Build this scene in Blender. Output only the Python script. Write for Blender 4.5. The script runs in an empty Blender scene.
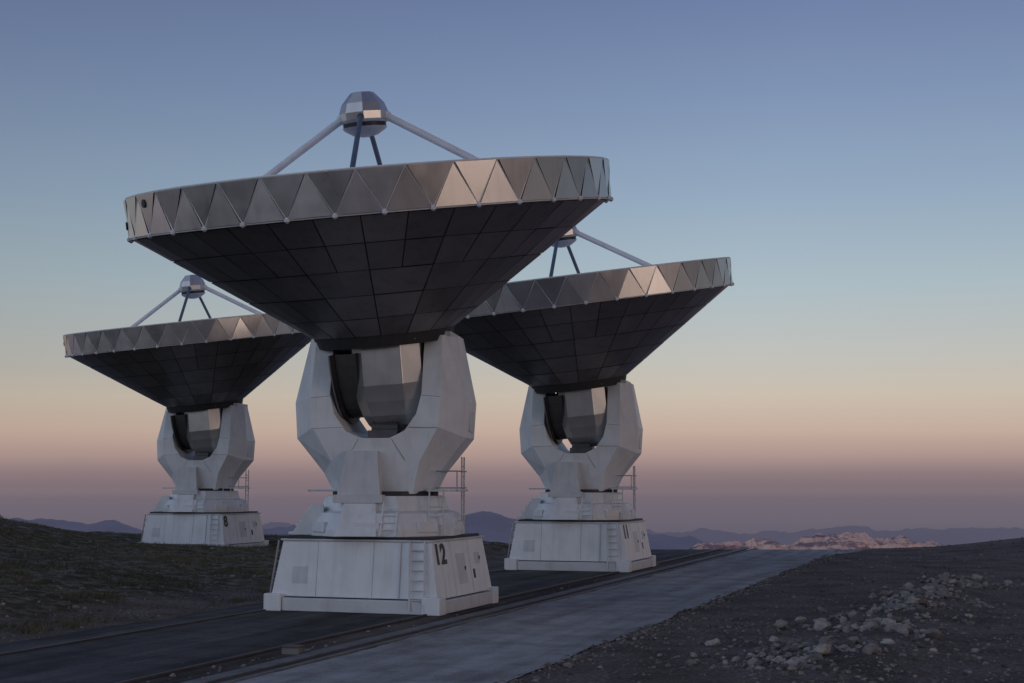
import bpy, math, random
import numpy as np
from mathutils import Vector, Matrix, noise
random.seed(7); np.random.seed(7)
scene = bpy.context.scene
scene.view_settings.view_transform = 'Standard'
scene.view_settings.look = 'None'
scene.view_settings.exposure = 0
R = math.radians

def lin(c):
    return tuple(((v/255)/12.92 if v/255 <= .04045 else ((v/255+.055)/1.055)**2.4) for v in c)

# ------------------------------------------------------------------ materials
def new_mat(name):
    m = bpy.data.materials.new(name); m.use_nodes = True
    nt = m.node_tree
    return m, nt, nt.nodes["Principled BSDF"]

def ramp(nt, fac, stops):
    r = nt.nodes.new("ShaderNodeValToRGB")
    while len(r.color_ramp.elements) < len(stops): r.color_ramp.elements.new(0.5)
    for e, (p, c) in zip(r.color_ramp.elements, stops):
        e.position = p; e.color = (c[0], c[1], c[2], 1)
    nt.links.new(fac, r.inputs[0]); return r

def noise_node(nt, vec, scale, detail=6, rough=.6, mapping=None):
    n = nt.nodes.new("ShaderNodeTexNoise"); n.inputs["Scale"].default_value = scale
    n.inputs["Detail"].default_value = detail; n.inputs["Roughness"].default_value = rough
    if mapping is not None:
        mp = nt.nodes.new("ShaderNodeMapping"); mp.inputs["Scale"].default_value = mapping[0]
        mp.inputs["Rotation"].default_value = mapping[1]
        nt.links.new(vec, mp.inputs["Vector"]); vec = mp.outputs[0]
    nt.links.new(vec, n.inputs["Vector"]); return n

def mixc(nt, fac, a, b, mode='MIX'):
    m = nt.nodes.new("ShaderNodeMix"); m.data_type = 'RGBA'; m.blend_type = mode
    for s, v in ((m.inputs[0], fac), (m.inputs[6], a), (m.inputs[7], b)):
        if isinstance(v, (int, float)): s.default_value = v
        elif isinstance(v, tuple): s.default_value = (*v, 1) if len(v) == 3 else v
        else: nt.links.new(v, s)
    return m.outputs[2]

def paint_mat(name, col, rough=.5, metal=0., stain=.35, island=.0, bump=.0):
    m, nt, b = new_mat(name)
    tc = nt.nodes.new("ShaderNodeTexCoord")
    n1 = noise_node(nt, tc.outputs["Object"], 1.1, 3, .6)
    n2 = noise_node(nt, tc.outputs["Object"], 3.5, 3, .6, ((1, 1, .08), (0, 0, 0)))
    d = tuple(c*(1-stain) for c in col)
    r1 = ramp(nt, n1.outputs[0], [(.3, d), (.6, col)])
    r2 = ramp(nt, n2.outputs[0], [(.3, (1-stain*.8, 1-stain*.85, 1-stain*.95)), (.5, (1, 1, 1))])
    c = mixc(nt, 1.0, r1.outputs[0], r2.outputs[0], 'MULTIPLY')
    if island:
        g = nt.nodes.new("ShaderNodeNewGeometry")
        ri = ramp(nt, g.outputs["Random Per Island"], [(0, (1-island,)*3), (1, (1, 1, 1))])
        c = mixc(nt, 1.0, c, ri.outputs[0], 'MULTIPLY')
    nt.links.new(c, b.inputs["Base Color"])
    rr = nt.nodes.new("ShaderNodeMapRange"); rr.inputs[3].default_value = rough-.08; rr.inputs[4].default_value = rough+.12
    nt.links.new(n1.outputs[0], rr.inputs[0]); nt.links.new(rr.outputs[0], b.inputs["Roughness"])
    b.inputs["Metallic"].default_value = metal
    if bump:
        bp = nt.nodes.new("ShaderNodeBump"); bp.inputs["Strength"].default_value = bump; bp.inputs["Distance"].default_value = .02
        nb = noise_node(nt, tc.outputs["Object"], .9, 1, .5)
        nt.links.new(nb.outputs[0], bp.inputs["Height"]); nt.links.new(bp.outputs[0], b.inputs["Normal"])
    return m

M_WHITE = paint_mat("white_paint", (.74, .76, .785), .4, 0, .12)
M_WHITE2 = paint_mat("white_paint_aged", (.60, .615, .64), .45, 0, .16)
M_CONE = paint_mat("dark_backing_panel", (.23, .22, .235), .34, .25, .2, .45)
M_SEAM = paint_mat("panel_seam", (.03, .03, .033), .6, 0, .1)
M_RIM = paint_mat("rim_aluminium", (.76, .745, .75), .29, .9, .1, .40, .2)
M_FRAME = paint_mat("rim_frame", (.80, .79, .78), .4, .1, .1)
M_CABIN = paint_mat("brushed_metal", (.58, .57, .57), .30, .65, .1, .1, .3)
M_DARK = paint_mat("dark_metal", (.03, .03, .035), .5, .2, .2)
M_GEAR = paint_mat("gear_grey", (.10, .10, .105), .42, .3, .2)
M_STEEL = paint_mat("galvanised_steel", (.35, .35, .37), .45, .5, .2)
M_LEG_SHADE = paint_mat("strut_shade_blue", (.12, .15, .2), .45, .2, .2)  # near and far quadripod legs: their shadow is put into this dark blue
M_REFL = paint_mat("reflector_white", (.7, .7, .7), .4, 0, .1)
M_BLACK = paint_mat("black_paint_and_gap_shade", (.015, .015, .018), .5, 0, .1)

# ------------------------------------------------------------------ mesh builder
class MB:
    def __init__(s): s.v = []; s.f = []; s.m = []
    def add(s, vs, fs, mi=0):
        o = len(s.v); s.v += [tuple(v) for v in vs]
        s.f += [tuple(i+o for i in f) for f in fs]; s.m += [mi]*len(fs)
    def box(s, c, size, mi=0, rot=None, taper=1.0):
        x, y, z = [d/2 for d in size]
        vs = [Vector(p) for p in ((-x,-y,-z),(x,-y,-z),(x,y,-z),(-x,y,-z),(-x*taper,-y*taper,z),(x*taper,-y*taper,z),(x*taper,y*taper,z),(-x*taper,y*taper,z))]
        if rot is not None: vs = [rot @ v for v in vs]
        vs = [v+Vector(c) for v in vs]
        s.add(vs, [(3,2,1,0),(4,5,6,7),(0,1,5,4),(1,2,6,5),(2,3,7,6),(3,0,4,7)], mi)
    def hull8(s, bot, top, mi=0):
        s.add(list(bot)+list(top), [(3,2,1,0),(4,5,6,7),(0,1,5,4),(1,2,6,5),(2,3,7,6),(3,0,4,7)], mi)
    def tube(s, p, q, r, n=8, mi=0, r2=None):
        p = Vector(p); q = Vector(q); r2 = r if r2 is None else r2
        d = (q-p).normalized(); a = d.orthogonal().normalized(); b = d.cross(a)
        vs = []
        for c, rr in ((p, r), (q, r2)):
            for i in range(n):
                t = 2*math.pi*i/n; vs.append(c+(a*math.cos(t)+b*math.sin(t))*rr)
        fs = [(i, (i+1) % n, (i+1) % n+n, i+n) for i in range(n)]
        fs += [tuple(range(n-1, -1, -1)), tuple(range(n, 2*n))]
        s.add(vs, fs, mi)
    def lathe(s, prof, n=24, mi=0, cap=True, c=(0, 0), ph=0.):
        vs = []
        for (r, z) in prof:
            for i in range(n):
                t = 2*math.pi*i/n+ph; vs.append((c[0]+r*math.cos(t), c[1]+r*math.sin(t), z))
        fs = []
        for k in range(len(prof)-1):
            for i in range(n):
                j = (i+1) % n; fs.append((k*n+i, k*n+j, (k+1)*n+j, (k+1)*n+i))
        if cap:
            fs.append(tuple(range(n-1, -1, -1))); fs.append(tuple((len(prof)-1)*n+i for i in range(n)))
        s.add(vs, fs, mi)
    def ladder(s, p, q, w, side, mi=0, step=.3, r=.025):
        p = Vector(p); q = Vector(q); sd = Vector(side).normalized()*w/2
        s.tube(p-sd, q-sd, r, 6, mi); s.tube(p+sd, q+sd, r, 6, mi)
        n = max(2, int((q-p).length/step))
        for i in range(1, n):
            c = p.lerp(q, i/n); s.tube(c-sd, c+sd, r*.8, 5, mi)
    def obj(s, name, mats, parent=None, loc=(0,0,0), rot=(0,0,0), bevel=0, smooth=False):
        me = bpy.data.meshes.new(name); me.from_pydata(s.v, [], s.f); me.update()
        for m in mats: me.materials.append(m)
        me.polygons.foreach_set("material_index", s.m)
        if smooth: me.polygons.foreach_set("use_smooth", [True]*len(me.polygons))
        o = bpy.data.objects.new(name, me); scene.collection.objects.link(o)
        o.location = loc; o.rotation_euler = rot
        if parent: o.parent = parent
        if bevel:
            b = o.modifiers.new("bevel", 'BEVEL'); b.width = bevel; b.segments = 2; b.limit_method = 'ANGLE'; b.angle_limit = R(20)
        return o

# ------------------------------------------------------------------ telescope
TRACK = R(19.0)
def telescope(x, y, psi, alpha, beta, number, ph_spot, legrot):
    root = bpy.data.objects.new("radio_telescope", None); scene.collection.objects.link(root)
    root.location = (x, y, 0.02); root.rotation_euler = (0, 0, -TRACK)
    dpsi = -(R(psi)-TRACK)
    # --- base (transporter pedestal)
    b = MB()
    hw0, hd0, hw1, hd1 = 2.66, 2.3, 2.38, 2.12
    b.hull8([(-hw0,-hd0,.42),(hw0,-hd0,.42),(hw0,hd0,.42),(-hw0,hd0,.42)], [(-hw1,-hd1,2.05),(hw1,-hd1,2.05),(hw1,hd1,2.05),(-hw1,hd1,2.05)], 0)
    b.obj("pedestal_base", [M_WHITE], root, bevel=.03)
    b = MB()
    for sx in (-1, 1):
        for sy in (-1, 1):
            b.box((sx*2.52, sy*2.25, .25), (.56, .5, .5), 0)
    b.box((0, -2.33, .2), (4.44, .22, .38), 1); b.box((0, 2.33, .2), (4.44, .22, .38), 1)
    b.box((-2.66, 0, .2), (.22, 3.98, .38), 1); b.box((2.66, 0, .2), (.22, 3.98, .38), 1)
    b.box((0, 0, .2), (5.0, 4.3, .36), 2)
    b.obj("plinth", [M_WHITE, M_WHITE2, M_DARK], root, bevel=.02)
    b = MB()
    def onfront(u, z, off=.02):
        k = (z-.42)/(2.05-.42); return -(hd0+(hd1-hd0)*k)-off
    def onright(z, off=.02):
        k = (z-.42)/(2.05-.42); return hw0+(hw1-hw0)*k+off
    for u in (-1.2, .6):
        b.tube((u, onfront(u, .45, -.006), .45), (u, onfront(u, 2.03, -.006), 2.03), .014, 5, 1)
    for v in (-.75, .7):
        b.tube((onright(.45, -.006), v, .45), (onright(2.03, -.006), v, 2.03), .014, 5, 1)
    b.box((0, 0, 2.075), (4.87, 4.35, .05), 0)
    b.box((0, 0, 2.14), (4.6, 4.1, .08), 2)  # black slab standing in for the shadow line under the turret
    b.ladder((-2.82, -1.9, .15), (-2.5, -1.9, 2.05), .5, (0, 1, 0), 1, .28, .03)
    b.ladder((-2.78, -1.0, .15), (-2.47, -1.0, 2.05), .6, (0, 1, 0), 0, .4, .05)
    b.ladder((2.1, -2.50, .12), (1.98, -2.20, 2.1), .46, (1, 0, 0), 0, .27, .032)
    RTY = Matrix.Rotation(-math.atan2(hw0-hw1, 1.63), 3, 'Y')
    for v, z, w, h in ((-.05, 1.2, .7, .9), (1.35, 1.45, .45, .35)):
        b.box((onright(z, -.012), v, z), (.05, w, h), 0, RTY)
        b.box((onright(z, .02), v+w*.35, z), (.03, .06, .12), 2)
    b.box((-1.75, onfront(0, 1.05, -.018), 1.05), (.5, .05, .5), 0, Matrix.Rotation(-math.atan2(hd0-hd1, 1.63), 3, 'X'))
    b.box((onright(1.0, .004), .95, 1.0), (.012, .16, .28), 2, RTY)
    b.tube((1.45, onfront(0, .45, .02), .45), (1.45, onfront(0, 2.0, .02), 2.02), .025, 6, 0)
    b.obj("base_fittings", [M_WHITE2, M_STEEL, M_BLACK], root, bevel=.008)
    cu = bpy.data.curves.new("number", 'FONT'); cu.body = number; cu.size = .80; cu.extrude = .006; cu.offset = .03; cu.space_character = 1.15
    to = bpy.data.objects.new("number_tmp", cu); scene.collection.objects.link(to)
    dg = bpy.context.evaluated_depsgraph_get()
    me = bpy.data.meshes.new_from_object(to.evaluated_get(dg)); bpy.data.objects.remove(to)
    me.materials.clear(); me.materials.append(M_BLACK)
    no = bpy.data.objects.new("number", me); scene.collection.objects.link(no); no.parent = root
    tilt = math.atan2(hw0-hw1, 1.63)
    z0 = 1.42
    no.location = (onright(z0, .012), -2.03, z0)
    no.rotation_euler = (Matrix.Rotation(-tilt, 4, 'Y') @ Matrix.Rotation(R(90), 4, 'Z') @ Matrix.Rotation(R(90), 4, 'X')).to_euler()
    # --- azimuth turret
    b = MB()
    b.lathe([(2.5, 2.18), (2.5, 2.4), (2.28, 2.86), (1.98, 2.92), (1.85, 3.36)], 8, 0, True, ph=R(22.5))
    b.lathe([(1.62, 3.3), (1.62, 3.5)], 24, 2)
    for i in range(8):
        a = R(45*i); ca, sa = math.cos(a), math.sin(a)
        b.box((2.28*ca, 2.28*sa, 2.45), (.16, .7, .3), 0, Matrix.Rotation(a, 3, 'Z'))
    b.hull8([(-.95,-2.5,2.2),(.3,-2.5,2.2),(.3,-1.7,2.2),(-.95,-1.7,2.2)], [(-.8,-2.0,3.15),(.15,-2.0,3.15),(.15,-1.5,3.15),(-.8,-1.5,3.15)], 0)
    for k in range(4):
        b.box((-2.45+.2*k, -.9, 2.25+.25*k), (.5, .7, .08), 0)
    b.hull8([(-2.6,-1.32,2.2),(-1.6,-1.32,2.2),(-1.6,-1.25,2.2),(-2.6,-1.25,2.2)], [(-2.0,-1.32,3.1),(-1.6,-1.32,3.1),(-1.6,-1.25,3.1),(-2.0,-1.25,3.1)], 0)
    b.ladder((.62,-2.5,2.2), (.62,-1.95,3.2), .45, (1,0,0), 0, .2, .03)
    b.obj("azimuth_turret", [M_WHITE, M_STEEL, M_DARK], root, rot=(0, 0, dpsi), bevel=.025)
    # --- fork
    outer = [(-2.36,8.2),(-2.70,6.2),(-2.62,5.1),(-1.8,4.05),(-1.5,3.42),(1.5,3.42),(1.8,4.05),(2.62,5.1),(2.70,6.2),(2.36,8.2)]
    front = [(-1.95,8.2),(-2.0,6.3),(-1.92,5.4),(-1.35,4.4),(-1.1,3.42),(1.1,3.42),(1.35,4.4),(1.92,5.4),(2.0,6.3),(1.95,8.2)]
    inner = [(-1.40,8.2),(-1.40,6.4),(-1.25,5.8),(-.9,5.3),(-.45,5.08),(.45,5.08),(.9,5.3),(1.25,5.8),(1.40,6.4),(1.40,8.2)]
    def T(z):
        return float(np.interp(z, [3.4, 4.2, 5.15, 6.4, 8.2], [1.25, 1.4, 1.55, 1.5, 1.05]))
    n = len(outer); b = MB()
    vs = []
    CB = .8
    for (u, z) in front: vs.append((u, -T(z), z))
    for (u, z) in inner: vs.append((u, -T(z), z))
    for (u, z) in outer: vs.append((u, -T(z)+CB, z))
    for (u, z) in outer: vs.append((u, T(z)-CB, z))
    for (u, z) in front: vs.append((u, T(z), z))
    for (u, z) in inner: vs.append((u, T(z), z))
    F, I, O1, O2, B, J = [k*n for k in range(6)]
    fs = []
    for i in range(n-1):
        fs += [(F+i, I+i, I+i+1, F+i+1), (F+i+1, O1+i+1, O1+i, F+i), (O1+i, O1+i+1, O2+i+1, O2+i),
               (O2+i, O2+i+1, B+i+1, B+i), (B+i, B+i+1, J+i+1, J+i), (I+i, J+i, J+i+1, I+i+1)]
    fs += [(F, O1, O2, B, J, I), (F+n-1, I+n-1, J+n-1, B+n-1, O2+n-1, O1+n-1)]
    b.add(vs, fs, 0)
    b.obj("fork", [M_WHITE], root, rot=(0, 0, dpsi), bevel=.012)
    b = MB()
    b.hull8([(-1.05,-1.85,3.4),(.25,-1.85,3.4),(.25,-1.1,3.4),(-1.05,-1.1,3.4)], [(-.82,-1.72,4.7),(.12,-1.72,4.7),(.12,-1.2,4.7),(-.82,-1.2,4.7)], 0)
    b.box((-.4,-1.76,3.28), (1.5,.4,.24), 0)
    def fseam(u1, z1, u2, z2):
        b.tube((u1, -T(z1)+.004, z1), (u2, -T(z2)+.004, z2), .012, 5, 1)
    for sx in (-1, 1):
        fseam(sx*1.41, 6.35, sx*1.98, 6.3); fseam(sx*1.0, 5.4, sx*1.9, 5.38); fseam(sx*.5, 5.06, sx*.9, 4.42)
        b.tube((sx*1.34, 0, 7.5), (sx*1.44, 0, 7.5), .6, 20, 1)
        b.box((sx*1.86, 0, 8.26), (.6, 1.7, .14), 0)
    b.box((2.65, 0, 5.7), (.06, .7, .8), 0)
    b.ladder((1.85,-1.45,2.2), (1.85,-1.35,3.6), .42, (1,0.3,0), 0, .26, .028)
    b.ladder((2.3,.6,2.2), (2.3,.6,4.55), .42, (0,1,0), 0, .28, .028)
    for z in (3.6, 4.1):
        b.tube((1.75,-1.0,z), (2.4,-1.0,z), .022, 6, 1); b.tube((2.4,-1.0,z), (2.4,.6,z), .022, 6, 1)
    b.tube((2.4,-1.0,3.5), (2.4,-1.0,4.1), .022, 6, 1)
    b.box((1.95,-.1,3.52), (.95,1.8,.06), 0)
    b.box((-1.8,0,3.52), (.9,1.6,.06), 0)
    b.box((.15,-.9,5.2), (.9,.6,.25), 3); b.tube((-.2,-.95,5.38),(.6,-.95,5.38),.2,14,3)
    b.box((0,.5,5.3), (.9,.9,.28), 3)
    b.obj("fork_fittings", [M_WHITE2, M_STEEL, M_CABIN, M_GEAR], root, rot=(0, 0, dpsi), bevel=.012)
    # --- dish assembly (tips about the elevation axis)
    PZ = 7.5; dl = (0, 0, PZ); dr = (R(alpha), R(-beta), dpsi)
    b = MB()
    prof = [(-1.75,.75,1.06),(-1.84,-.55,1.06),(-1.76,-1.05,1.03),(-1.55,-1.5,.95),(-1.2,-1.85,.84),(-.7,-2.07,.74),(.7,-2.07,.74),(1.2,-1.85,.84),(1.55,-1.5,.95),(1.76,-1.05,1.03),(1.84,-.55,1.06),(1.75,.75,1.06)]
    vs = []
    for (vv, zz, w) in prof:
        c0 = .30
        vs += [(c0-w*.98, vv*.80, zz), (c0-w*.62, vv, zz), (c0+w*.5, vv, zz), (c0+w*.97, vv*.72, zz)]
    fs = []
    for k in range(len(prof)-1):
        for j in range(3): fs.append((k*4+j, k*4+j+1, k*4+j+5, k*4+j+4))
    K = len(prof)
    fs.append(tuple(k*4 for k in range(K))); fs.append(tuple(k*4+3 for k in range(K))[::-1])
    b.add(vs, fs, 0)
    b.hull8([(-1.28,-1.7,.72),(1.3,-1.7,.72),(1.3,1.7,.72),(-1.28,1.7,.72)], [(-1.3,-1.75,1.0),(1.3,-1.75,1.0),(1.3,1.75,1.0),(-1.3,1.75,1.0)], 0)
    b.obj("receiver_cabin", [M_CABIN, M_DARK], root, dl, dr, bevel=.015)
    b = MB(); N = 20
    def sector(u0, u1, r0, r1, mi):
        vs = []; fs = []
        for k in range(N+1):
            a = math.pi*(.0+1.0*k/N); c, s_ = math.cos(a), math.sin(a)
            for (rr, uu) in ((r1,u0),(r1,u1),(r0,u1),(r0,u0)):
                vs.append((uu, -rr*c, .45-rr*1.17*s_))
        for k in range(N):
            for j in range(4): fs.append((k*4+j, k*4+(j+1) % 4, k*4+4+(j+1) % 4, k*4+4+j))
        b.add(vs, fs, mi)
    sector(-1.16, -.55, .4, 1.82, 2)
    sector(-1.28, -1.17, 1.5, 1.98, 0)
    sector(-1.32, -1.285, 1.84, 2.03, 1)
    b.obj("elevation_gear", [M_DARK, M_STEEL, M_GEAR], root, dl, dr)
    # cone
    NS = 36; radii = [2.22, 3.05, 4.05, 5.1, 6.15, 7.18]
    CH = 3.42
    z_of = lambda r: .95+(r-radii[0])*(CH/(radii[-1]-radii[0]))
    b = MB()
    b.lathe([(2.1, .6), (2.2, .97)]+[(r-.012, z_of(r)+.012) for r in radii], NS, 1, False, ph=0)
    th = math.atan2(CH, radii[-1]-radii[0]); nx, nz = math.sin(th), -math.cos(th)
    for k in range(len(radii)-1):
        grp = 1 if k >= 3 else 2
        for i in range(0, NS, grp):
            g = .017; vs = []
            tl = random.uniform(-.010, .010)
            for j in range(grp+1):
                a = 2*math.pi*(i+j)/NS
                for ri, r in enumerate((radii[k]+g, radii[k+1]-g)):
                    aa = a+(g/r if j == 0 else (-g/r if j == grp else 0))
                    off = .014+(tl if ri else -tl)*.8
                    vs.append(((r+nx*off)*math.cos(aa), (r+nx*off)*math.sin(aa), z_of(r)+nz*off))
            fs = [(2*j, 2*j+2, 2*j+3, 2*j+1) for j in range(grp)]
            b.add(vs, fs, 0)
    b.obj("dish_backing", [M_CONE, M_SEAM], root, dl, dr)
    # rim: faceted band, alternate triangles lean slightly in and out on their frame
    b = MB(); rt, rb = 7.33, 7.29; zb = .95+CH+.02; zt = zb+1.17
    top = [Vector((rt*math.cos(2*math.pi*i/NS), rt*math.sin(2*math.pi*i/NS), zt)) for i in range(NS)]
    bot = [Vector((rb*math.cos(2*math.pi*(i+.5)/NS), rb*math.sin(2*math.pi*(i+.5)/NS), zb)) for i in range(NS)]
    fr = MB()
    for i in range(NS):
        j = (i+1) % NS
        for ti, tri in enumerate(((top[i], bot[i], top[j]), (bot[i], bot[j], top[j]))):
            c = (tri[0]+tri[1]+tri[2])/3; nrm = Vector((c.x, c.y, 0)).normalized()
            lean = (.022 if ti == 0 else -.022)+random.uniform(-.010, .010)
            vs = [c+(p-c)*.94+nrm*(.034+(lean if p.z > c.z else -lean)) for p in tri]
            b.add(vs, [(0, 1, 2)], 0)
            fr.add([p.copy() for p in tri], [(0, 1, 2)], 3)
        fr.tube(top[i], bot[i], .024, 5, 0); fr.tube(bot[i], top[j], .024, 5, 0)
        fr.tube(top[i], top[j], .036, 6, 0); fr.tube(bot[i], bot[j], .028, 6, 0)
        fr.lathe([(.02, bot[i].z-.08), (.075, bot[i].z-.035), (.075, bot[i].z+.035), (.02, bot[i].z+.08)], 8, 1, True, (bot[i].x*1.005, bot[i].y*1.005))
    fr.lathe([(7.16, zb-.03), (7.30, zb-.02)], NS, 3, False, ph=math.pi/NS)
    for sp in ph_spot:
        a = R(sp[0]); zz = zb+sp[1]; rr = 7.26
        fr.tube((rr*math.cos(a), rr*math.sin(a), zz), ((rr+.12)*math.cos(a), (rr+.12)*math.sin(a), zz), .12, 12, 2)
    b.obj("rim_panels", [M_RIM], root, dl, dr)
    fr.obj("rim_frame", [M_FRAME, M_WHITE, M_BLACK, M_DARK], root, dl, dr)
    b = MB(); fpar = 4.875; RR = 7.27; zv = zt-.02-RR**2/(4*fpar)
    prof = [(.6+(RR-.6)*k/9, zv+(.6+(RR-.6)*k/9)**2/(4*fpar)) for k in range(10)]
    b.lathe(prof, 72, 0, False); b.lathe([(.6, zv), (.55, zv+.5), (.05, zv+.5)], 24, 0, False)
    b.obj("reflector", [M_REFL], root, dl, dr, smooth=True)
    # quadripod
    b = MB(); sz = 7.46
    for k, mi, rr in ((0,0,.115),(1,1,.08),(2,0,.115),(3,1,.08)):
        a = R(90*k+legrot)
        rb_ = 5.7; zb_ = zv+rb_**2/(4*fpar)-.05
        p = Vector((rb_*math.cos(a), rb_*math.sin(a), zb_)); q = Vector((.55*math.cos(a), .55*math.sin(a), sz+.16))
        b.tube(p, q, rr, 10, mi)
        b.tube(q-(q-p)*.04, q, rr*1.35, 10, mi)
    b.obj("quadripod", [M_WHITE, M_LEG_SHADE], root, dl, dr)
    b = MB()
    b.lathe([(.70, sz-.1), (.75, sz-.02), (.76, sz+.22), (.66, sz+.5), (.36, sz+.84), (.1, sz+.86)], 8, 0, True, ph=.2)
    b.lathe([(.66, sz-.24), (.66, sz-.08)], 24, 1)
    b.lathe([(.1, sz-.52), (.38, sz-.46), (.64, sz-.3), (.70, sz-.22)], 24, 0, True)
    b.obj("subreflector", [M_CABIN, M_BLACK], root, dl, dr, bevel=.015)
    return root

telescope(-3.88, 44.0, 8, 10.2, 3.7, "12", [(188, .75), (205, .4), (224, .9)], 5)
telescope(3.12, 64.2, 13, 8.7, 5.2, "11", [(195, .7)], 0)
telescope(-17.6, 82.0, 10, 7.8, 4.6, "8", [(205, .7)], 8)

# ------------------------------------------------------------------ terrain
cT, sT = math.cos(TRACK), math.sin(TRACK)
def ss(a, b, x):
    t = np.clip((x-a)/(b-a), 0, 1); return t*t*(3-2*t)
def fbm(X, Y, sc, seed=0., octv=4):
    xf = X.ravel(); yf = Y.ravel()
    res = np.empty(xf.shape)
    for i in range(xf.size):
        res[i] = noise.fractal(Vector((xf[i]*sc+seed, yf[i]*sc-seed, seed*.37)), 1.0, 2.0, octv)
    return res.reshape(X.shape)
def height(X, Y):
    X = np.asarray(X, float); Y = np.asarray(Y, float)
    t = X*cT-Y*sT
    flat = ss(-26, -22.3, t)*(1-ss(-8.6, -7.0, t))
    dC = np.hypot(X+17.6, Y-82); flat = np.maximum(flat, 1-ss(3.2, 6.5, dC))
    near = (np.abs(X) < 130) & (Y > -20) & (Y < 160)
    nz = np.zeros(X.shape)
    if near.any():
        nz[near] = fbm(X[near], Y[near], .22, 3.1, 5)
    big = fbm(X, Y, .02, 9.0, 2)
    left = 1-ss(-28, -22.5, t)
    h = nz*(.17*left+.06) + left*.35*ss(-23, -30, t)
    h += 2.9*np.exp(-((X+33)/8.5)**2/1-((Y-70)/16)**2)
    h += .7*np.exp(-((X+22)/7)**2-((Y-52)/9)**2)
    h += 1.2*np.exp(-((X-37)/10)**2-((Y-83)/12)**2)
    h += .22*np.exp(-((t+2.9-.055*(Y-30))/1.2)**2)*ss(24, 32, Y)*(1-ss(50, 60, Y))
    h *= (1-flat)
    Ye = 82+10*(1-ss(-12, 2, X))+2.5*big
    d = np.maximum(np.maximum(Y-Ye, np.abs(X+5)-170), -Y-200)
    d = np.maximum(d, 0)
    h = h-np.minimum(.02*d**2, .45*d)
    farn = fbm(X, Y, .00035, 5.5, 5)
    return np.maximum(h, -900+60*farn)
def axis(lo, hi, step, out, ratio=1.22):
    a = list(np.arange(lo, hi+1e-6, step))
    s = step; v = hi
    while v < out: s *= ratio; v += s; a.append(v)
    s = step; v = lo
    while v > -out: s *= ratio; v -= s; a.insert(0, v)
    return np.array(a)
xs = axis(-42, 42, .4, 300000); ys = axis(16, 108, .4, 300000)
XX, YY = np.meshgrid(xs, ys); ZZ = height(XX, YY)
nx_, ny_ = len(xs), len(ys)
verts = np.stack([XX.ravel(), YY.ravel(), ZZ.ravel()], 1)
idx = np.arange(nx_*ny_).reshape(ny_, nx_)
faces = np.stack([idx[:-1, :-1].ravel(), idx[:-1, 1:].ravel(), idx[1:, 1:].ravel(), idx[1:, :-1].ravel()], 1)
me = bpy.data.meshes.new("ground"); me.from_pydata(verts.tolist(), [], faces.tolist()); me.update()
me.polygons.foreach_set("use_smooth", [True]*len(me.polygons))
cy = YY[:-1, :-1].ravel(); cx = XX[:-1, :-1].ravel()
far = ((cy > 250) | (np.abs(cx) > 400) | (cy < -400)).astype(int)
me.polygons.foreach_set("material_index", far.tolist())

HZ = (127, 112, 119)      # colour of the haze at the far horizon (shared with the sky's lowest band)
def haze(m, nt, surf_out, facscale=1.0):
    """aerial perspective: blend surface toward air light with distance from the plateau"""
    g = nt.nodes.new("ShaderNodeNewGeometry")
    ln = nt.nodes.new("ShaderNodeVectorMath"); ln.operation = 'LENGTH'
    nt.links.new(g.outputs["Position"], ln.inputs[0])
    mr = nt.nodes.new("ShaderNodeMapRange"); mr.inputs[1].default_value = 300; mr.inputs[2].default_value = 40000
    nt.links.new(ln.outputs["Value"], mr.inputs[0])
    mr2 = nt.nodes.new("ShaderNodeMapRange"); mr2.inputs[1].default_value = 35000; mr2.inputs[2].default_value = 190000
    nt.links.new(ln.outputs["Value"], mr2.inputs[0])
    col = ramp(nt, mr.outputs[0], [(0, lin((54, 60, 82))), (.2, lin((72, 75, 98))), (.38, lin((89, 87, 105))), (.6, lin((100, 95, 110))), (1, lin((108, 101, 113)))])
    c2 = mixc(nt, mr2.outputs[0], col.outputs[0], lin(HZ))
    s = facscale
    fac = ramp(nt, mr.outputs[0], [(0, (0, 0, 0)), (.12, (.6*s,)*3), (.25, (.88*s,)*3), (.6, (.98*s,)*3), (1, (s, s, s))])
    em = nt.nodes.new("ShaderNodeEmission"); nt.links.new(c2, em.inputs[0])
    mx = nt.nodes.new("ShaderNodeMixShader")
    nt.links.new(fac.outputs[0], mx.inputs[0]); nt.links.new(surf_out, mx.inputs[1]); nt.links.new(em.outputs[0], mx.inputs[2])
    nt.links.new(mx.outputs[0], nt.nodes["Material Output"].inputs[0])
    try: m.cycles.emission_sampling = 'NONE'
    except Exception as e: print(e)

m, nt, bs = new_mat("plateau_ground")
tc = nt.nodes.new("ShaderNodeTexCoord"); P = tc.outputs["Object"]
dotn = nt.nodes.new("ShaderNodeVectorMath"); dotn.operation = 'DOT_PRODUCT'; dotn.inputs[1].default_value = (cT, -sT, 0)
nt.links.new(P, dotn.inputs[0])
g2 = noise_node(nt, P, .5, 4, .6)
wadd = nt.nodes.new("ShaderNodeMath"); wadd.operation = 'MULTIPLY_ADD'; wadd.inputs[1].default_value = 5; nt.links.new(g2.outputs[0], wadd.inputs[0]); nt.links.new(dotn.outputs["Value"], wadd.inputs[2])
zone = nt.nodes.new("ShaderNodeMapRange"); zone.inputs[1].default_value = -21.8; zone.inputs[2].default_value = -24.2
nt.links.new(wadd.outputs[0], zone.inputs[0])
g1 = noise_node(nt, P, 9, 6, .75); g3 = noise_node(nt, P, 1.8, 5, .7)
gcol = ramp(nt, g1.outputs[0], [(.3, (.075, .061, .052)), (.5, (.165, .135, .116)), (.7, (.34, .285, .25))])
gl = ramp(nt, g2.outputs[0], [(.35, (.58, .56, .55)), (.62, (1, 1, 1))])
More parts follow.
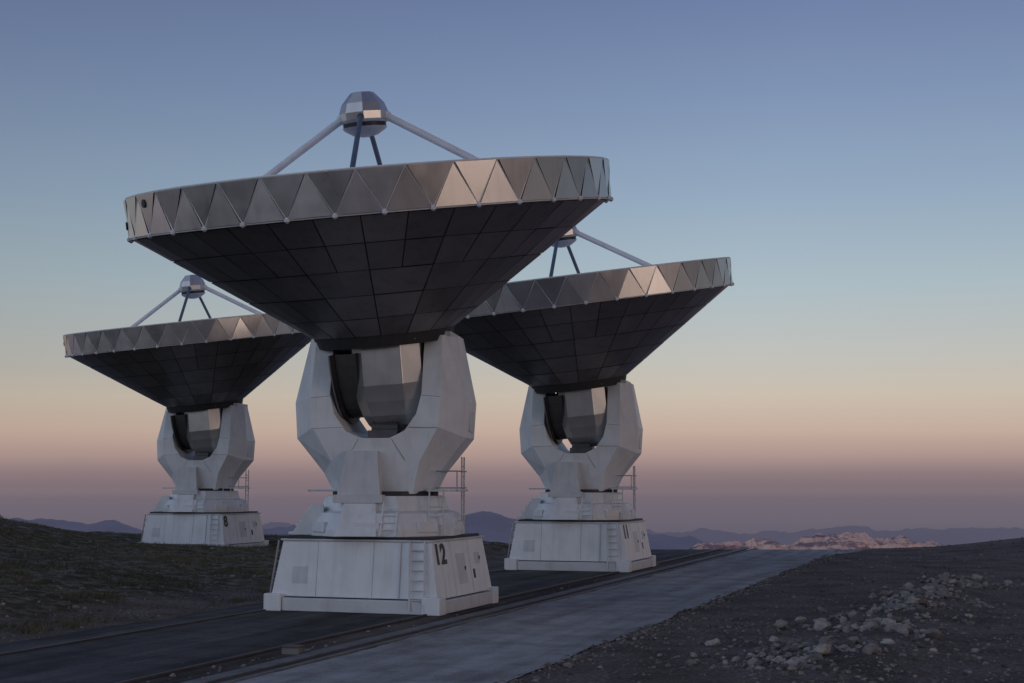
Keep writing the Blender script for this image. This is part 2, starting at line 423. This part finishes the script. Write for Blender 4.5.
gravel = mixc(nt, 1., gcol.outputs[0], gl.outputs[0], 'MULTIPLY')
tcol = ramp(nt, g3.outputs[0], [(.36, (.045, .044, .022)), (.48, (.09, .078, .045)), (.56, (.165, .14, .105)), (.70, (.28, .24, .20))])
turf = mixc(nt, .5, tcol.outputs[0], gl.outputs[0], 'MULTIPLY')
c = mixc(nt, zone.outputs[0], gravel, turf)
nt.links.new(c, bs.inputs["Base Color"]); bs.inputs["Roughness"].default_value = .95; bs.inputs["Specular IOR Level"].default_value = .1
bp = nt.nodes.new("ShaderNodeBump"); bp.inputs["Strength"].default_value = 1.; bp.inputs["Distance"].default_value = .06
nt.links.new(g1.outputs[0], bp.inputs["Height"]); nt.links.new(bp.outputs[0], bs.inputs["Normal"])
me.materials.append(m)
m, nt, bs = new_mat("hazy_lowland")
tc = nt.nodes.new("ShaderNodeTexCoord"); n = noise_node(nt, tc.outputs["Object"], .0006, 5, .6)
r = ramp(nt, n.outputs[0], [(.4, (.05, .06, .07)), (.6, (.13, .12, .11))]); nt.links.new(r.outputs[0], bs.inputs["Base Color"])
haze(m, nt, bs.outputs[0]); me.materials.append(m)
ground = bpy.data.objects.new("ground", me); scene.collection.objects.link(ground)

# ------------------------------------------------------------------ roads
def strip(name, t0, t1, s0, s1, dz, mat, jl=.0, jr=.0, ds=.4, nt_=6, widen=None):
    n = int((s1-s0)/ds); V = []; Fc = []
    S = np.linspace(s0, s1, n+1)
    for i, s in enumerate(S):
        a = t0+jl*noise.noise(Vector((s*.5, 3, t0)))+jl*.5*noise.noise(Vector((s*2.2, 7, t0)))
        b_ = t1+jr*noise.noise(Vector((s*.3, 9, t1)))+jr*.35*noise.noise(Vector((s*2.2, 5, t1)))
        if widen: b_ += widen(s)
        for k in range(nt_+1):
            t = a+(b_-a)*k/nt_
            V.append((t*cT+s*sT, -t*sT+s*cT, 0))
    V = np.array(V); V[:, 2] = np.minimum(height(V[:, 0], V[:, 1]), 0.)+dz
    for i in range(n):
        for k in range(nt_):
            q = i*(nt_+1)+k; Fc.append((q, q+1, q+nt_+2, q+nt_+1))
    me = bpy.data.meshes.new(name); me.from_pydata(V.tolist(), [], Fc); me.materials.append(mat)
    o = bpy.data.objects.new(name, me); scene.collection.objects.link(o); return o

def road_mat(name, c0, c1, c2, rough=.95, patch=.74):
    m, nt, bs = new_mat(name)
    tc = nt.nodes.new("ShaderNodeTexCoord"); P = tc.outputs["Object"]
    rot = nt.nodes.new("ShaderNodeMapping"); rot.inputs["Rotation"].default_value = (0, 0, TRACK); nt.links.new(P, rot.inputs["Vector"])
    a = noise_node(nt, rot.outputs[0], 1.2, 4, .6, ((1, .06, 1), (0, 0, 0)))
    b = noise_node(nt, P, 28, 4, .8); d = noise_node(nt, P, .7, 5, .7)
    r = ramp(nt, a.outputs[0], [(.35, c0), (.52, c1), (.68, c2)])
    r2 = ramp(nt, b.outputs[0], [(.3, (.55, .55, .55)), (.7, (1.3, 1.3, 1.3))])
    r3 = ramp(nt, d.outputs[0], [(.38, (patch, patch*.97, patch*.93)), (.56, (1, 1, 1))])
    c = mixc(nt, 1., r.outputs[0], r2.outputs[0], 'MULTIPLY'); c = mixc(nt, 1., c, r3.outputs[0], 'MULTIPLY')
    nt.links.new(c, bs.inputs["Base Color"]); bs.inputs["Roughness"].default_value = rough; bs.inputs["Specular IOR Level"].default_value = .05
    bp = nt.nodes.new("ShaderNodeBump"); bp.inputs["Strength"].default_value = .6; bp.inputs["Distance"].default_value = .015
    nt.links.new(b.outputs[0], bp.inputs["Height"]); nt.links.new(bp.outputs[0], bs.inputs["Normal"])
    return m
M_ROAD = road_mat("road_asphalt", (.32, .302, .285), (.41, .39, .368), (.48, .455, .43))
M_PAD = road_mat("track_asphalt", (.08, .076, .073), (.12, .115, .11), (.16, .153, .147))
M_STRIP = road_mat("gravel_strip", (.07, .058, .05), (.13, .108, .092), (.2, .165, .14))
strip("road", -13.7, -8.95, -10, 95, .030, M_ROAD, .12, .22, widen=lambda s: 6*max(0, (s-74)/16)**2)
strip("track_pavement", -22.2, -15.55, -10, 95, .018, M_PAD, .35, .05)
strip("gravel_verge", -15.55, -13.7, -10, 96, .012, M_STRIP)
M_CONC = paint_mat("weathered_concrete", (.20, .19, .18), .85, 0, .35)
def beams(name, t, w, h, s0, s1, mat, z0=0., parent=None, seg=6.):
    b = MB(); s = s0
    while s < s1:
        c = s+seg/2; X = t*cT+c*sT; Y = -t*sT+c*cT
        b.box((X, Y, z0+h/2), (w, seg-.02, h), 0, Matrix.Rotation(-TRACK, 3, 'Z')); s += seg
    return b.obj(name, [mat], parent, bevel=.01)
tr = bpy.data.objects.new("railway_track", None); scene.collection.objects.link(tr)
M_RUST = paint_mat("rail_steel", (.12, .095, .085), .5, .5, .3)
beams("rail", -20.75, .08, .045, -6, 84, M_RUST, .015, tr)
beams("rail", -15.62, .08, .06, -6, 84, M_RUST, .012, tr)
beams("cable_duct", -14.4, .38, .05, -6, 84, M_CONC, .0, tr, 2.0)
beams("kerb", -13.8, .12, .06, -6, 84, M_CONC, .0, None, 2.5)

b = MB(); b.box((0, 0, .08), (.42, .3, .16), 0); b.box((0, 0, .17), (.48, .36, .03), 1)
s = 28.5; t = -14.9
b.obj("drain_box", [M_CONC, M_RUST], None, (t*cT+s*sT, -t*sT+s*cT, .01), (0, 0, -TRACK), bevel=.01)

# ------------------------------------------------------------------ stones
def ico(sub):
    import bmesh
    bm = bmesh.new(); bmesh.ops.create_icosphere(bm, subdivisions=sub, radius=1)
    v = np.array([q.co[:] for q in bm.verts]); f = np.array([[q.index for q in fc.verts] for fc in bm.faces]); bm.free(); return v, f
protos = []
for k in range(10):
    v, f = ico(2 if k < 5 else 1)
    v = v.copy()
    for i in range(len(v)):
        v[i] *= 1+.55*noise.noise(Vector(v[i])*1.1+Vector((k*7, 0, 0)))+.15*noise.noise(Vector(v[i])*3+Vector((k*3, 0, 0)))
    for _ in range(5):
        nrm = np.random.normal(size=3); nrm /= np.linalg.norm(nrm); d = np.random.uniform(.5, .75)
        ex = v@nrm-d; ex[ex < 0] = 0; v -= ex[:, None]*nrm
    protos.append((v, f))
def scatter(name, pts, sizes, mat, big):
    H = height(np.array([p[0] for p in pts]), np.array([p[1] for p in pts]))
    V = []; Fc = []; off = 0
    for (p, s, h) in zip(pts, sizes, H):
        v, f = protos[random.randrange(0, 5) if big else random.randrange(5, 10)]
        r = np.array(Matrix.Rotation(random.uniform(0, 6.28), 3, 'Z') @ Matrix.Rotation(random.uniform(-.5, .5), 3, 'X'))
        sc = np.array([random.uniform(.8, 1.3), random.uniform(.7, 1.1), random.uniform(.45, .8)])*s
        w = (v*sc)@r.T+np.array([p[0], p[1], h+s*(.15)+p[2]])
        V.append(w); Fc.append(f+off); off += len(v)
    V = np.concatenate(V); Fc = np.concatenate(Fc)
    me = bpy.data.meshes.new(name); me.from_pydata(V.tolist(), [], Fc.tolist()); me.materials.append(mat)
    o = bpy.data.objects.new(name, me); scene.collection.objects.link(o); return o
def stone_mat(name, a, b_):
    m, nt, bs = new_mat(name); tc = nt.nodes.new("ShaderNodeTexCoord"); g = nt.nodes.new("ShaderNodeNewGeometry")
    r = ramp(nt, g.outputs["Random Per Island"], [(0, a), (1, b_)]); n = noise_node(nt, tc.outputs["Object"], 8, 3, .7)
    r2 = ramp(nt, n.outputs[0], [(.3, (.6, .6, .6)), (.65, (1.1, 1.1, 1.1))])
    nt.links.new(mixc(nt, 1., r.outputs[0], r2.outputs[0], 'MULTIPLY'), bs.inputs["Base Color"]); bs.inputs["Roughness"].default_value = .9
    return m
M_ROCK = stone_mat("limestone_rock", (.10, .088, .08), (.38, .34, .305))
M_PEB = stone_mat("gravel_stone", (.07, .06, .052), (.29, .25, .22))
pts = []; sz = []
for i in range(2600):
    k = random.random(); s = 29+30*k
    wd = .55+.5*random.random()
    t = -4.2+2.9*k+random.gauss(0, wd)
    X = t*cT+(s)*sT; Y = -t*sT+s*cT
    nn = noise.noise(Vector((s*.3, t*.5, 2)))
    if nn < .0 and random.random() < .25-nn*3: continue
    pts.append((X, Y, 0 if random.random() < .75 else random.uniform(.02, .10))); sz.append(min(.25, .025+random.expovariate(19)))
scatter("rock_pile", pts, sz, M_ROCK, True)
pts = []; sz = []
while len(pts) < 19000:
    Y = 22+70*random.random()**1.5; X = random.uniform(-.42, .42)*Y
    if random.random() < .15:
        s_ = 24+60*random.random()**1.4; t = -8.95+abs(random.gauss(0, .35))-.12; X = t*cT+s_*sT; Y = -t*sT+s_*cT
    t = X*cT-Y*sT
    if -22.3 < t < -9.1 and not (-15.4 < t < -14.65): 
        if random.random() > .012: continue
    if noise.noise(Vector((X*.3, Y*.3, 0))) < -.15 and random.random() < .7: continue
    pts.append((X, Y, 0)); sz.append(min(.11, .014+random.expovariate(55)))
scatter("gravel_stones", pts, sz, M_PEB, False)

# grass tufts on the left bank
V = []; Fc = []; P_ = []
while len(P_) < 4200:
    Y = 27+70*random.random()**1.3; X = random.uniform(-.45, -.02)*Y; t = X*cT-Y*sT
    if t > -23 or math.hypot(X+17.6, Y-82) < 4: continue
    if noise.noise(Vector((X*.25, Y*.25, 4))) < -.02: continue
    P_.append((X, Y))
H = height(np.array([p[0] for p in P_]), np.array([p[1] for p in P_]))
for (X, Y), h in zip(P_, H):
    for k in range(9):
        a = random.uniform(0, 6.28); L = random.uniform(.06, .2); bx = X+random.gauss(0, .1); by = Y+random.gauss(0, .1)
        o = len(V); w = .012
        V += [(bx-w*math.sin(a), by+w*math.cos(a), h-.02), (bx+w*math.sin(a), by-w*math.cos(a), h-.02), (bx+L*.6*math.cos(a), by+L*.6*math.sin(a), h+L)]
        Fc.append((o, o+1, o+2))
me = bpy.data.meshes.new("alpine_grass"); me.from_pydata(V, [], Fc)
me.materials.append(stone_mat("dry_grass", (.06, .058, .026), (.17, .15, .08)))
scene.collection.objects.link(bpy.data.objects.new("alpine_grass", me))

# ------------------------------------------------------------------ distant mountains
def range_mesh(name, x0, x1, y, depth, ztop, amp, sc, seed, mat, nx=420, ny=26, env=None, pw=.8):
    V = []; Fc = []
    for j in range(ny+1):
        v = j/ny; pro = max(0, math.sin(math.pi*v))**pw
        for i in range(nx+1):
            X = x0+(x1-x0)*i/nx; Y = y+depth*(v-.5)
            n1 = 1-abs(noise.fractal(Vector((X*sc+seed, Y*sc*.6, seed)), .9, 2.1, 6))*1.4
            n2 = noise.fractal(Vector((X*sc*.4+seed*2, seed, 0)), 1, 2, 3)
            n3 = noise.fractal(Vector((X*sc*5, Y*sc*5, seed)), .8, 2.1, 4)
            e = env(X) if env else 1
            top = ztop-amp*(1-n1)*1.0+amp*.7*n2+amp*.14*n3
            V.append((X, Y, -950+(top+950)*pro*e))
    for j in range(ny):
        for i in range(nx):
            q = j*(nx+1)+i; Fc.append((q, q+1, q+nx+2, q+nx+1))
    me = bpy.data.meshes.new(name); me.from_pydata(V, [], Fc); me.materials.append(mat)
    o = bpy.data.objects.new(name, me); scene.collection.objects.link(o); return o
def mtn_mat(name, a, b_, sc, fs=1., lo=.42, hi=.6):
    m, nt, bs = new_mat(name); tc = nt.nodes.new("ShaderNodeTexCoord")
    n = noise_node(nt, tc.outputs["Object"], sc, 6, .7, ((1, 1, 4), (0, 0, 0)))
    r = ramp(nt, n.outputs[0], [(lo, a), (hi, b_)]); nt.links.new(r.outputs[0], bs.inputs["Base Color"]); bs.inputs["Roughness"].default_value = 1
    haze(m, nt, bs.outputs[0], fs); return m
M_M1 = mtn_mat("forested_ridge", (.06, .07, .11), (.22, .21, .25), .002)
M_M2 = mtn_mat("limestone_alpenglow", (.30, .17, .17), (1.0, .60, .42), .006, .22, .44, .52)  # pale limestone with pink-orange alpenglow put into the base colour
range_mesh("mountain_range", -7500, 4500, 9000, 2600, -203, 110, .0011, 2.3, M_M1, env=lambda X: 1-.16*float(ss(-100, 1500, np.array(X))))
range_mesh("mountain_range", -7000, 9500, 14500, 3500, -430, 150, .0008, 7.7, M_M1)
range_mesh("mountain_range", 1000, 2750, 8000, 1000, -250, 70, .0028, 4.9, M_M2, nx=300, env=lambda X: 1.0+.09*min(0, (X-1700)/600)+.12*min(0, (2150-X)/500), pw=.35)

# ------------------------------------------------------------------ sky
w = bpy.data.worlds.new("World"); scene.world = w; w.use_nodes = True
nt = w.node_tree; bg = nt.nodes["Background"]
tc = nt.nodes.new("ShaderNodeTexCoord"); D = tc.outputs["Generated"]
sep = nt.nodes.new("ShaderNodeSeparateXYZ"); nt.links.new(D, sep.inputs[0])
nzw = noise_node(nt, D, 2.0, 2, .5, ((1, 1, 6), (0, 0, 0)))
mw = nt.nodes.new("ShaderNodeMath"); mw.operation = 'MULTIPLY_ADD'; mw.inputs[1].default_value = .010
sub = nt.nodes.new("ShaderNodeMath"); sub.operation = 'SUBTRACT'; sub.inputs[1].default_value = .5
nt.links.new(nzw.outputs[0], sub.inputs[0]); nt.links.new(sub.outputs[0], mw.inputs[0]); nt.links.new(sep.outputs[2], mw.inputs[2])
mr = nt.nodes.new("ShaderNodeMapRange"); mr.inputs[1].default_value = -.1; mr.inputs[2].default_value = 1
nt.links.new(mw.outputs[0], mr.inputs[0])
st = [(-.1, HZ), (.0, HZ), (.008, (142, 123, 126)), (.020, (174, 149, 143)), (.038, (197, 173, 159)), (.062, (202, 190, 175)), (.09, (192, 192, 187)), (.137, (172, 188, 196)),
      (.198, (149, 170, 192)), (.266, (127, 147, 180)), (.33, (110, 128, 166)), (.6, (80, 98, 146)), (1, (62, 82, 134))]
r = ramp(nt, mr.outputs[0], [((z+.1)/1.1, lin(c)) for z, c in st])
def dotdir(v):
    n = nt.nodes.new("ShaderNodeVectorMath"); n.operation = 'DOT_PRODUCT'; n.inputs[1].default_value = Vector(v).normalized(); nt.links.new(D, n.inputs[0]); return n.outputs["Value"]
f = ramp(nt, dotdir((.8, .6, 0)), [(.2, (.72,)*3), (.72, (1., 1., 1.)), (.88, (.96,)*3), (1, (.55,)*3)])  # sky beyond the right of view is dimmed to darken right-hand faces
f2 = ramp(nt, dotdir((.85, -.5, 0)), [(.15, (1., 1., 1.)), (.8, (.38, .38, .38))])  # added dimming of the unseen right-rear sky, darkens right-hand faces
ff = mixc(nt, 1., f.outputs[0], f2.outputs[0], 'MULTIPLY')
hf = nt.nodes.new("ShaderNodeMapRange"); hf.inputs[1].default_value = .0; hf.inputs[2].default_value = .08
nt.links.new(sep.outputs[2], hf.inputs[0])
col = mixc(nt, hf.outputs[0], r.outputs[0], mixc(nt, 1., r.outputs[0], ff, 'MULTIPLY'))
def glow(v, power, color):
    mx = nt.nodes.new("ShaderNodeMath"); mx.operation = 'MAXIMUM'; mx.inputs[1].default_value = 0; nt.links.new(dotdir(v), mx.inputs[0])
    pw = nt.nodes.new("ShaderNodeMath"); pw.operation = 'POWER'; pw.inputs[1].default_value = power; nt.links.new(mx.outputs[0], pw.inputs[0])
    return mixc(nt, 1., tuple(color), pw.outputs[0], 'MULTIPLY')
col = mixc(nt, 1., col, glow((.77, -.64, .04), 40, (3.2, 2.35, 1.95)), 'ADD')
col = mixc(nt, 1., col, glow((-.76, -.55, .35), 3.5, (.46, .53, .64)), 'ADD')  # cool fill added to the unseen sky behind-left, brightens the white mounts
sky = nt.nodes.new("ShaderNodeTexSky"); sky.sky_type = 'NISHITA'; sky.sun_disc = False
sky.sun_elevation = R(2); sky.sun_rotation = R(130); sky.altitude = 2500
sk = mixc(nt, 1., sky.outputs[0], (.003, .003, .003), 'MULTIPLY')
col = mixc(nt, 1., col, mixc(nt, hf.outputs[0], (0., 0., 0.), sk), 'ADD')
nt.links.new(col, bg.inputs[0]); bg.inputs[1].default_value = 1.0

sun = bpy.data.lights.new("sun", 'SUN'); sun.energy = .07; sun.angle = R(6); sun.color = (1, .75, .55)
so = bpy.data.objects.new("sun", sun); scene.collection.objects.link(so)
so.rotation_euler = Vector((-.77, .64, -.035)).to_track_quat('-Z', 'Y').to_euler()

cam = bpy.data.cameras.new("camera"); cam.lens = 50; cam.sensor_width = 36; cam.clip_end = 900000; cam.clip_start = .1
co = bpy.data.objects.new("camera", cam); scene.collection.objects.link(co)
co.location = (0, 0, 3.7); co.rotation_euler = (R(95.77), 0, 0)
scene.camera = co
